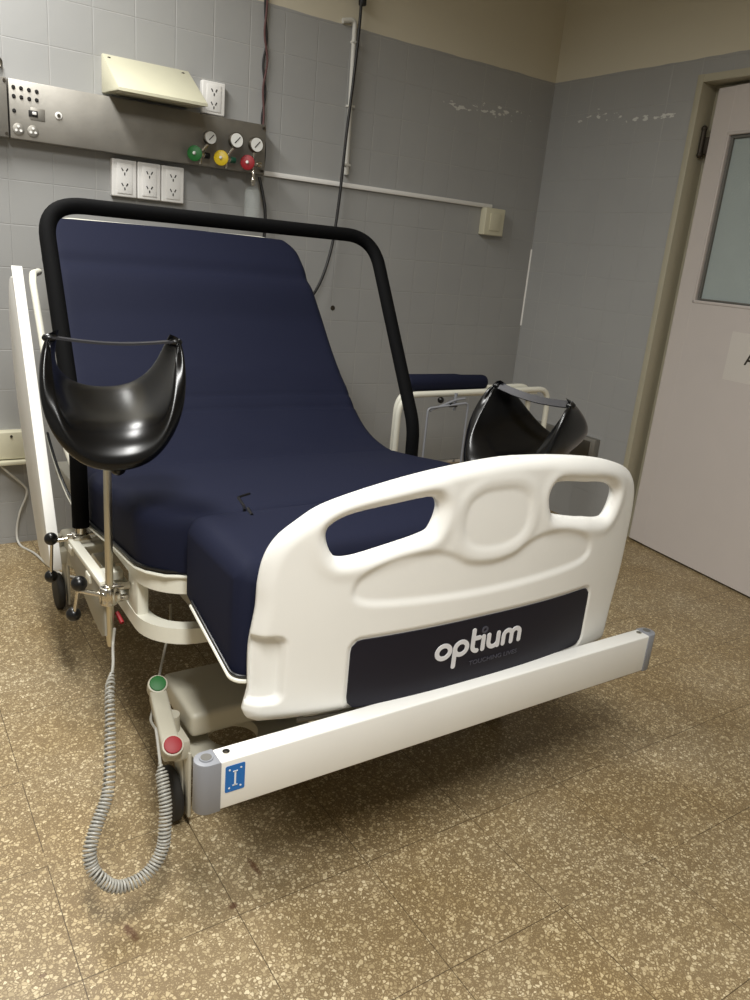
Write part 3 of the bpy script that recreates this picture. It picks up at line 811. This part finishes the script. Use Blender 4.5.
# --- frame under the seat: two curved bands and upright, D-shaped opening between
def band(z0, z1, th, pts, name, m='white_metal'):
    mb = MB(); k = len(pts); vs = []; 
    for i in range(k):
        a = V(pts[max(i-1,0)]); b = V(pts[min(i+1,k-1)]); t = (b-a); t.normalize(); nn = V((-t.y, t.x))
        p = V(pts[i]); q = p+nn*th
        vs += [(p.x, p.y, z0), (p.x, p.y, z1), (q.x, q.y, z1), (q.x, q.y, z0)]
    fs = []
    for i in range(k-1):
        for j in range(4): fs.append((i*4+j, i*4+(j+1) % 4, (i+1)*4+(j+1) % 4, (i+1)*4+j))
    fs += [(3,2,1,0), tuple((k-1)*4+j for j in range(4))]
    return mb.add(vs, fs).build(name, m, bed)
fr_u = [(.455, 1.95), (.455, 1.60)]+[(.455+.12*(1-math.cos(a)), 1.56-.12*math.sin(a)) for a in np.linspace(0, PI/2, 10)]+[(.75,1.44),(1.2,1.44)]
fr_u += [(1.365+.12*math.sin(a), 1.56-.12*math.cos(a)) for a in np.linspace(0, PI/2, 10)]+[(1.485, 1.6), (1.485, 1.95)]
band(.545, .583, .030, [V(p) for p in fr_u], 'seat_frame')
band(.425, .462, .034, [V(p) for p in fr_u], 'lower_frame_band')
for x in (.470, 1.470): 
    MB().box((x, 1.585, .504), (.028, .07, .13), .008).build('frame_upright', 'white_metal', bed)
MB().box((.97, 1.80, .572), (.94, .56, .014), .004).build('seat_pan', 'grey_panel', bed)
MB().box((.97, 2.22, .47), (.90, 1.0, .05), .01).build('main_frame', 'grey_panel', bed)
# back rest pan behind the mattress
bk = MB(); pts = []
for i in range(20):
    s = 1.02+(SL-1.10)*i/19; p, t, n_ = frame_at(s); pts.append((p.y-n_.y*(TH+.003), p.z-n_.z*(TH+.003), n_))
vsb = []
for (y, z, n_) in pts:
    for x in (.58, 1.465):
        vsb.append((x, y, z)); vsb.append((x, y-n_.y*.016, z-n_.z*.016))
fsb = []
for i in range(19):
    a = i*4; b = a+4
    fsb += [(a, a+2, b+2, b), (a+1, b+1, b+3, a+3), (a, b, b+1, a+1), (a+2, a+3, b+3, b+2)]
fsb += [(0,1,3,2), (76,78,79,77)]
bk.add(vsb, fsb).build('backrest_pan', 'white_metal', bed)
# white edge tube along the left of the back rest
MB().tube(round_path([(.452,2.08,.640), (.452,2.30,.735), (.452,2.40,.84), (.452,2.58,1.095), (.462,2.63,1.12), (.50,2.75,1.12)], .05), .011, 12).build('backrest_rail', 'white_metal', bed)

# --- side plate (accessory rail) on the left, mirrored on the right
for sx, ex in ((.405, .455), (1.535, 1.485)):
    if sx > 1: MB().box((sx, 1.51, .45), (.016, .24, .10), .004).build('plate_extension', 'grey_panel', bed)
    pr = [(1.945,.497),(1.625,.512),(1.600,.500),(1.597,.400),(1.625,.385),(1.70,.395),(1.945,.455)]
    MB().prism(pr, 0, sx-.008, sx+.008, .003, 2).build('accessory_plate', 'grey_panel', bed)
    MB().box((sx, 1.785, .512), (.024, .335, .014), .003, 2, Euler((math.radians(-2.0),0,0))).build('accessory_rail', 'white_metal', bed)
    for y in (1.72, 1.90): MB().box(((sx+ex)/2, y, .495), (abs(ex-sx)+.03, .035, .022), .003).build('rail_arm', 'white_metal', bed)

# --- padded black hoop with its clamps
HL, HR = .425, 1.452
hoop = [(HL,1.925,.545), (HL,1.935,.76), (HL+.005,2.270,1.322), (HR+.002,2.270,1.322), (HR,1.935,.76), (HR,1.925,.545)]
hp_ = round_path(hoop, [.18, .105, .105, .18], 12)
MB().tube(hp_, .0208, 20).build('padded_hoop', 'black_foam', bed)
for x in (HL, HR):
    sg_ = -1 if x < 1 else 1
    c = MB().cyl((x, 1.925, .50), (x, 1.925, .548), .014, 16).box((x, 1.925, .515), (.044, .040, .026), .005).cyl((x-.03, 1.935, .517), (x+.05, 1.90, .527), .008, 14).build('hoop_clamp', 'chrome', bed)
    lv = MB().cyl((x+sg_*.02, 1.93, .513), (x+sg_*.070, 1.94, .508), .005, 12).cyl((x+sg_*.068, 1.94, .505), (x+sg_*.070, 1.955, .410), .004, 12).build('clamp_lever', 'chrome', c)
    MB().sphere((x+sg_*.070, 1.938, .516), .0165).build('lever_knob', 'black', lv)
    MB().sphere((x+sg_*.070, 1.958, .405), .0165).build('lever_knob', 'black', lv)

# --- folded head side rails, tilted with the back rest
for sx in (.385,):
    # plate whose long pale edge leans back toward the wall
    pr = [(2.175,.355),(2.190,.335),(2.26,.322),(2.335,.345),(2.49,.58),(2.595,.78),(2.640,.95),(2.630,1.06),(2.600,1.105),(2.555,1.110),(2.530,1.090),(2.178,.395)]
    prs = [(p.x, p.y) for p in catmull([V((a, b, 0)) for a, b in pr], 4, True)]
    MB().prism(prs, 0, sx+.006, sx+.036, .009, 3).build('side_rail', 'white', bed)

# --- undercarriage
MB().box((.985, 1.495, .246), (.915, .20, .060), .013, 4).build('base_cover', 'base', bed)
MB().box((.985, 2.00, .205), (.42, .95, .06), .012, 3).build('base_spine', 'base', bed)
MB().box((.985, 2.58, .2225), (.94, .16, .095), .013, 4).build('rear_base_cover', 'base', bed)
lp = MB()
def lp_sdf(X, Y):
    b_ = sdf_poly(rrect(.525, 1.445, 1.335, 1.56, .03, 6), X, Y)
    for cx in (.640, 1.33): b_ = np.minimum(b_, np.hypot(X-cx, Y-1.425)-.058)
    return b_
plate(lp, lp_sdf, (.51, 1.46, 1.32, 1.58), .010, lambda x, y: (x, y, .185), lambda x, y: (x, y, .160))
lp.build('lower_chassis_plate', 'base', bed)
for y in (1.55, 2.35): MB().box((.98, y, .36), (.22, .20, .26), .02).build('lift_column', 'base', bed)
def caster(x, y, sg_):
    fk = MB().box((x-sg_*.022, y-.045, .115), (.008, .030, .17), .003).box((x-sg_*.006, y, .205), (.042, .11, .05), .010).cyl((x, y, .22), (x, y, .27), .018, 16).cyl((x-sg_*.022, y, .0625), (x+sg_*.012, y, .0625), .008, 12).box((x-sg_*.020, y, .12), (.008, .05, .13), .003).build('caster_fork', 'base', bed)
    w_ = MB(); ax = V((x, y, .0625))
    w_.tube([ax+V((d, 0, 0)) for d in (-.013, -.011, -.006, .006, .011, .013)], [.050, .058, .0622, .0622, .058, .050], 28)
    w_.build('caster_wheel', 'rubber', fk)
for x in (.495, 1.480):
    for y in (1.43, 2.60): caster(x, y, -1 if x < 1 else 1)
# brake pedal: rocker bar with green and red ends
def pedal(x, sgn):
    a = V((x+.040*sgn*-1*-1 if False else x+.0, 1.517, .297)); b = V((x-.040, 1.297, .288))
    if sgn > 0: b = V((x+.040, 1.297, .288))
    d = (b-a).normalized(); up = V((0,0,1)); sd = d.cross(up).normalized()
    R3 = Matrix((d, -sd, up)).transposed().to_4x4()
    mb = MB(); mb.box((a+b)/2+V((0,0,-.024)), ((b-a).length, .038, .030), .006, 3, R3)
    nt_ = V((-.10, -.55, .80)).normalized()
    for q in (a, b): mb.cyl(q-nt_*.030, q+nt_*.004, .0225, 20, bev=.003)
    po = mb.build('brake_pedal', 'base', bed)
    MB().cyl(a+nt_*.002, a+nt_*.008, .0185, 20, bev=.002).build('green_pad', 'green', po)
    MB().cyl(b+nt_*.002, b+nt_*.008, .0185, 20, bev=.002).build('red_pad', 'red', po)
pedal(.492, -1); pedal(1.488, 1)
# red release tab just behind the near clamp
MB().tube([(.432,1.625,.440), (.437,1.60,.424)], .005, 8).build('release_tab', 'red', bed)

# ------------------------------------------------------------------ leg supports
def leg_support(px, py, azim, cz, label, mirror, strap_roll=0, tilt=0, cx=None, cy=None, scale=1):
    """moulded cup on a pole clamped to the rail; azim: direction of the lower lip"""
    t = thing('leg_support', label, 'leg support', (px, py, .36), 'leg supports clamped to the bed')
    c = V((cx if cx is not None else px, cy if cy is not None else py, cz))
    ca, sa = math.cos(azim), math.sin(azim)
    def W(x, y, z):  # local: x across, y away from the lip (-y is the lip), z up
        x, y, z = x*scale, y*scale, z*scale
        return V((c.x+x*ca-y*sa, c.y+x*sa+y*ca, c.z+z))
    nu, nv = 60, 26
    def S(u, v):
        th = u*math.radians(100)
        cth, sth = math.cos(th), math.sin(th)
        k = math.cos(u*PI/2)**.80 if abs(u) < 1 else 0.0; wf = k
        sx_ = math.copysign(abs(sth)**.88, sth)
        x0_ = .014*tilt; ys = .024*math.sqrt(max(0, 1-abs(u)**12))+.116*(1-abs(u)**3.0)
        fx, fz = .118*sx_, .125-.135*k
        nx_, nz_ = .138*sx_, .108-.205*k
        x = fx*(1-v)+nx_*v; z = fz*(1-v)+nz_*v; y = ys*(1-2*v)
        bul = math.sin(PI*v)
        x += .010*bul*sth; z -= .014*bul*wf
        if v > .55:
            q = (v-.55)/.45; z -= .052*q*q*wf; y += .034*q*q*wf
        x += x0_*(1-k)**2; z += .012*tilt*(1-k)**2
        return V((x, y, z))
    us = [-math.cos(PI*i/nu) for i in range(nu+1)]; us = [.5*a+.5*(-1+2*i/nu) for i, a in enumerate(us)]
    vv = [.5-.5*math.cos(PI*j/nv) for j in range(nv+1)]
    top_, bot_ = [], []
    e = .004
    for u in us:
        ra, rb = [], []
        for v in vv:
            P = S(u, v); a = S(min(u+e, 1), v)-S(max(u-e, -1), v); b = S(u, min(v+e, 1))-S(u, max(v-e, 0))
            n_ = a.cross(b); n_.normalize()
            h = (.009+.018*v**1.5*(.25+.75*math.cos(u*PI/2)))*math.sqrt(max(0, 1-abs(2*v-1)**7))*math.sqrt(max(0, 1-abs(u)**14))
            ra.append(W(*(P+n_*h))); rb.append(W(*(P-n_*h)))
        top_.append(ra); bot_.append(rb)
    vs = [q for r_ in top_ for q in r_]+[q for r_ in bot_ for q in r_]; off = (nu+1)*(nv+1); fs = []
    for i in range(nu):
        for j in range(nv):
            a, b, c2, d = i*(nv+1)+j, (i+1)*(nv+1)+j, (i+1)*(nv+1)+j+1, i*(nv+1)+j+1
            fs.append((a, b, c2, d)); fs.append((off+d, off+c2, off+b, off+a))
    tmp = bmesh.new(); bvs = [tmp.verts.new(q) for q in vs]
    for q in fs:
        tmp.faces.new([bvs[k] for k in q])
    bmesh.ops.remove_doubles(tmp, verts=tmp.verts, dist=.00015)
    mb = MB().bm(tmp); cup = mb.build('leg_cup', 'black_gloss', t, angle=80)
    # strap between the two tips
    a = W(*S(-.97, .35)); b = W(*S(.97, .35)); pts = []
    for i in range(21):
        q = i/20; p = a.lerp(b, q); p.z += -.010*math.sin(PI*q)*scale+.006; pts.append(p)
    sm = MB(); dirv = (b-a).normalized(); wd = V((-dirv.y, dirv.x, 0)); upv = V((0,0,1))
    wv = (wd*math.cos(strap_roll)+upv*math.sin(strap_roll)); tv = dirv.cross(wv)
    v2 = []
    for p in pts:
        for s1, s2 in ((-1,-1), (1,-1), (1,1), (-1,1)): v2.append(p+wv*.010*s1+tv*.0022*s2)
    f2 = [(i*4+j, i*4+(j+1) % 4, (i+1)*4+(j+1) % 4, (i+1)*4+j) for i in range(20) for j in range(4)]+[(3,2,1,0), (80,81,82,83)]
    sm.add(v2, f2).build('strap', 'strap', t)
    for q_ in (a, b): MB().sphere(q_+V((0,0,.004)), .011, (1.3,1,.8)).build('strap_knob', 'black', t)
    # pole, joint and clamp
    MB().cyl((px, py, .385), (px, py, cz-.06), .0085, 18, bev=.002).cyl((px, py, .372), (px, py, .386), .006, 14, r2=.0085).build('pole', 'pole', t)
    MB().tube([(px, py, cz-.11), (px+.0, py+.01, cz-.07), c+V((0, .012, -.085))], [.014, .017, .015], 16).build('joint_socket', 'black', t)
    sx = 1 if not mirror else -1
    MB().sphere((px+sx*.028, py+.02, cz-.170), .017).cyl((px, py, cz-.165), (px+sx*.024, py+.018, cz-.170), .006, 10).build('joint_knob', 'black', t)
    cl = MB().cyl((px-sx*.002, py, .478), (px-sx*.002, py, .520), .0195, 22, bev=.003).box((px, py, .498), (.042, .034, .030), .005).cyl((px-sx*.01, py, .516), (px+sx*.045, py+.0, .516), .009, 14, bev=.002).cyl((px+sx*.01, py, .487), (px+sx*.040, py, .487), .008, 14, bev=.002)
    clo = cl.build('pole_clamp', 'chrome', t)
    lv = MB().cyl((px-sx*.012, py, .500), (px-sx*.062, py+.012, .515), .0055, 12).cyl((px-sx*.062, py+.010, .530), (px-sx*.066, py+.045, .445), .0045, 12).build('clamp_lever', 'chrome', clo)
    MB().sphere((px-sx*.062, py+.008, .533), .0175).build('lever_knob', 'black', lv)
    MB().sphere((px-sx*.067, py+.050, .441), .0165).build('lever_knob', 'black', lv)
    return t
leg_support(.410, 1.60, math.radians(-8), .955, 'glossy black leg support cup on a steel pole at the left side of the bed', False, tilt=1, cx=.412, cy=1.575, scale=.90)
leg_support(1.510, 1.50, math.radians(-90), .840, 'glossy black leg support cup standing behind the right end of the footboard', True, strap_roll=.9, cx=1.468, cy=1.46, scale=1.04)

# ------------------------------------------------------------------ coiled handset cable
cpts = [(.412,1.57,.43),(.405,1.56,.395),(.389,1.50,.380),(.361,1.42,.371),(.345,1.36,.33),(.339,1.34,.309),(.316,1.27,.248),(.285,1.235,.205),(.266,1.21,.176),(.266,1.195,.148),(.276,1.18,.132),(.295,1.172,.112),(.319,1.17,.103),(.352,1.172,.106),(.379,1.18,.120),(.397,1.19,.145),(.404,1.20,.174),(.412,1.22,.208),(.415,1.24,.234),(.420,1.28,.276),(.428,1.31,.30)]
cp = catmull(cpts, 16)
cl_ = [0]
for a, b in zip(cp, cp[1:]): cl_.append(cl_[-1]+(b-a).length)
def cp_at(s):
    for i in range(len(cl_)-1):
        if cl_[i+1] >= s: return cp[i].lerp(cp[i+1], (s-cl_[i])/max(1e-9, cl_[i+1]-cl_[i])), (cp[i+1]-cp[i]).normalized()
    return cp[-1], (cp[-1]-cp[-2]).normalized()
CT = cl_[-1]
cc = thing('coiled_cable', 'grey coiled cable looping down from the left side of the bed', 'cable', (.33, 1.2, .1))
s0, s1 = .13, CT-.045
straight = [cp_at(s0*i/14)[0] for i in range(15)]
MB().tube(straight, .0032, 8).build('straight_lead', 'cable_grey', cc)
pts = []; s = s0; ph = 0; u = V((1,0,0))
while s < s1:
    p, t = cp_at(s); u = (u-t*u.dot(t)).normalized(); w = t.cross(u)
    q = (s-s0)/(s1-s0); pitch = .0135 if q < .08 else (.0094 if q < .35 else .0068)
    rad = (.0085+.0026*min(1, max(0, (q-.1)/.4)))*min(1, .3+q*12)*(1 if q < .97 else max(.25, (1-q)/.03))
    k = 10
    pts.append(p+rad*(math.cos(ph)*u+math.sin(ph)*w)); ph += 2*PI/k; s += pitch/k
MB().tube(pts, .0024, 6).build('coil', 'cable_grey', cc)
MB().tube([cp_at(s1-.008)[0]]+catmull([cp_at(s1)[0], (.432,1.34,.30), (.440,1.38,.285), (.452,1.44,.262), (.475,1.50,.245), (.505,1.555,.28), (.530,1.585,.34), (.548,1.60,.40), (.556,1.62,.44)], 8), .003, 8).build('tail_lead', 'cable_grey', cc)

# ------------------------------------------------------------------ white tubular stand in the corner
stn = thing('tubular_stand', 'white tubular metal stand against the wall right of the bed, navy roll on top', 'stand', (2.28, 2.62, 0))
SX0, SX1, SY0, SY1, SZ = 1.835, 2.690, 2.56, 2.64, .728
for y in (SY0, SY1):
    q_ = .045*(y > SY0)
    MB().tube(round_path([(SX0+q_,y,.02), (SX0+q_,y,SZ), (SX1-q_,y,SZ+.012), (SX1+.01-q_,y,.02)], [.09,.07], 10), .013, 14).build('tube_frame', 'white_metal', stn)
MB().box(((SX0+SX1)/2, (SY0+SY1)/2, SZ-.004), (SX1-SX0-.14, SY1-SY0, .016), .004).build('top_tray', 'white_metal', stn)
for z in (.25,):
    for x, q_ in ((SX0, .045), (SX1+.006, -.045)): MB().cyl((x, SY0, z), (x+q_, SY1, z), .011, 12).build('cross_bar', 'white_metal', stn)
for x, y in ((SX0, SY0), (SX1+.01, SY0), (SX0+.045, SY1), (SX1+.01-.045, SY1)): MB().cyl((x, y, 0), (x, y, .03), .016, 14, bev=.003).build('rubber_foot', 'rubber', stn)
wh = MB()
wh.tube(round_path([(1.965,2.53,.42), (1.965,2.53,.675), (2.155,2.50,.700), (2.155,2.50,.42)], .018, 6), .005, 10)
wh.tube([(1.975,2.53,.665), (2.10,2.52,.71), (2.15,2.52,.715)], .005, 10)
wh.cyl((2.115,2.54,.66), (2.115,2.54,.735), .007, 12)
who = wh.build('wire_holder', 'grey_cap', stn)
MB().box((2.075,2.53,.435), (.19,.02,.02), .003).build('holder_base', 'chrome', who)
MB().sphere((2.035,2.54,.707), .014).box((2.085,2.52,.688), (.045,.02,.016), .004).build('black_clip', 'black', stn)
rl = MB(); y_ = 2.60; zz = .736+.036
rl.tube([(1.880,y_,zz), (1.887,y_,zz), (1.90,y_,zz), (2.14,y_,zz), (2.18,y_,zz-.002), (2.300,y_,zz-.002), (2.315,y_,zz-.002), (2.320,y_,zz-.002)], [.020,.030,.036,.036,.034,.033,.029,.020], 20)
tag(rl.build('navy_bolster', 'navy'), 'small navy padded roll lying on top of the white tubular stand', 'bolster')

# ------------------------------------------------------------------ light
def area(name, loc, rot, sx, sy, e, col):
    l = bpy.data.lights.new(name, 'AREA'); l.shape = 'RECTANGLE'; l.size = sx; l.size_y = sy; l.energy = e; l.color = col; l.spread = math.radians(168)
    o = bpy.data.objects.new(name, l); COL.objects.link(o); o.location = loc; o.rotation_euler = rot; return o
area('ceiling_tube_light', (.12, .05, 2.78), (0,0,0), .30, 1.25, 84, (1, .995, .965))
area('ceiling_tube_light_rear', (.18, 2.35, 2.80), (0,0,0), .30, 1.2, 54, (1, .995, .965))
wd = bpy.data.worlds.new('World'); S.world = wd; wd.use_nodes = True
wd.node_tree.nodes['Background'].inputs[0].default_value = (.05,.05,.05,1)

# ------------------------------------------------------------------ camera (solved from the wall, floor and tile lines)
f, pitch, roll, yaw = 769.677601, .308070031, .0927433888, .602077199
Fw = V((math.sin(yaw)*math.cos(pitch), math.cos(yaw)*math.cos(pitch), -math.sin(pitch)))
R0 = V((math.cos(yaw), -math.sin(yaw), 0)); U0 = R0.cross(Fw)
Rr = math.cos(roll)*R0+math.sin(roll)*U0; Up = -math.sin(roll)*R0+math.cos(roll)*U0
cam = bpy.data.cameras.new('Camera'); co = bpy.data.objects.new('Camera', cam); COL.objects.link(co)
mw = Matrix((Rr, Up, -Fw)).transposed().to_4x4(); mw.translation = V((0,0,1.27)); co.matrix_world = mw
cam.sensor_fit = 'VERTICAL'; cam.sensor_height = 36; cam.lens = f*36/1000; cam.clip_start = .02
S.camera = co
S.view_settings.view_transform = 'Standard'; S.view_settings.look = 'None'; S.view_settings.gamma = 1
S.view_settings.use_curve_mapping = False; S.view_settings.exposure = 0
S.cycles.max_bounces = 8
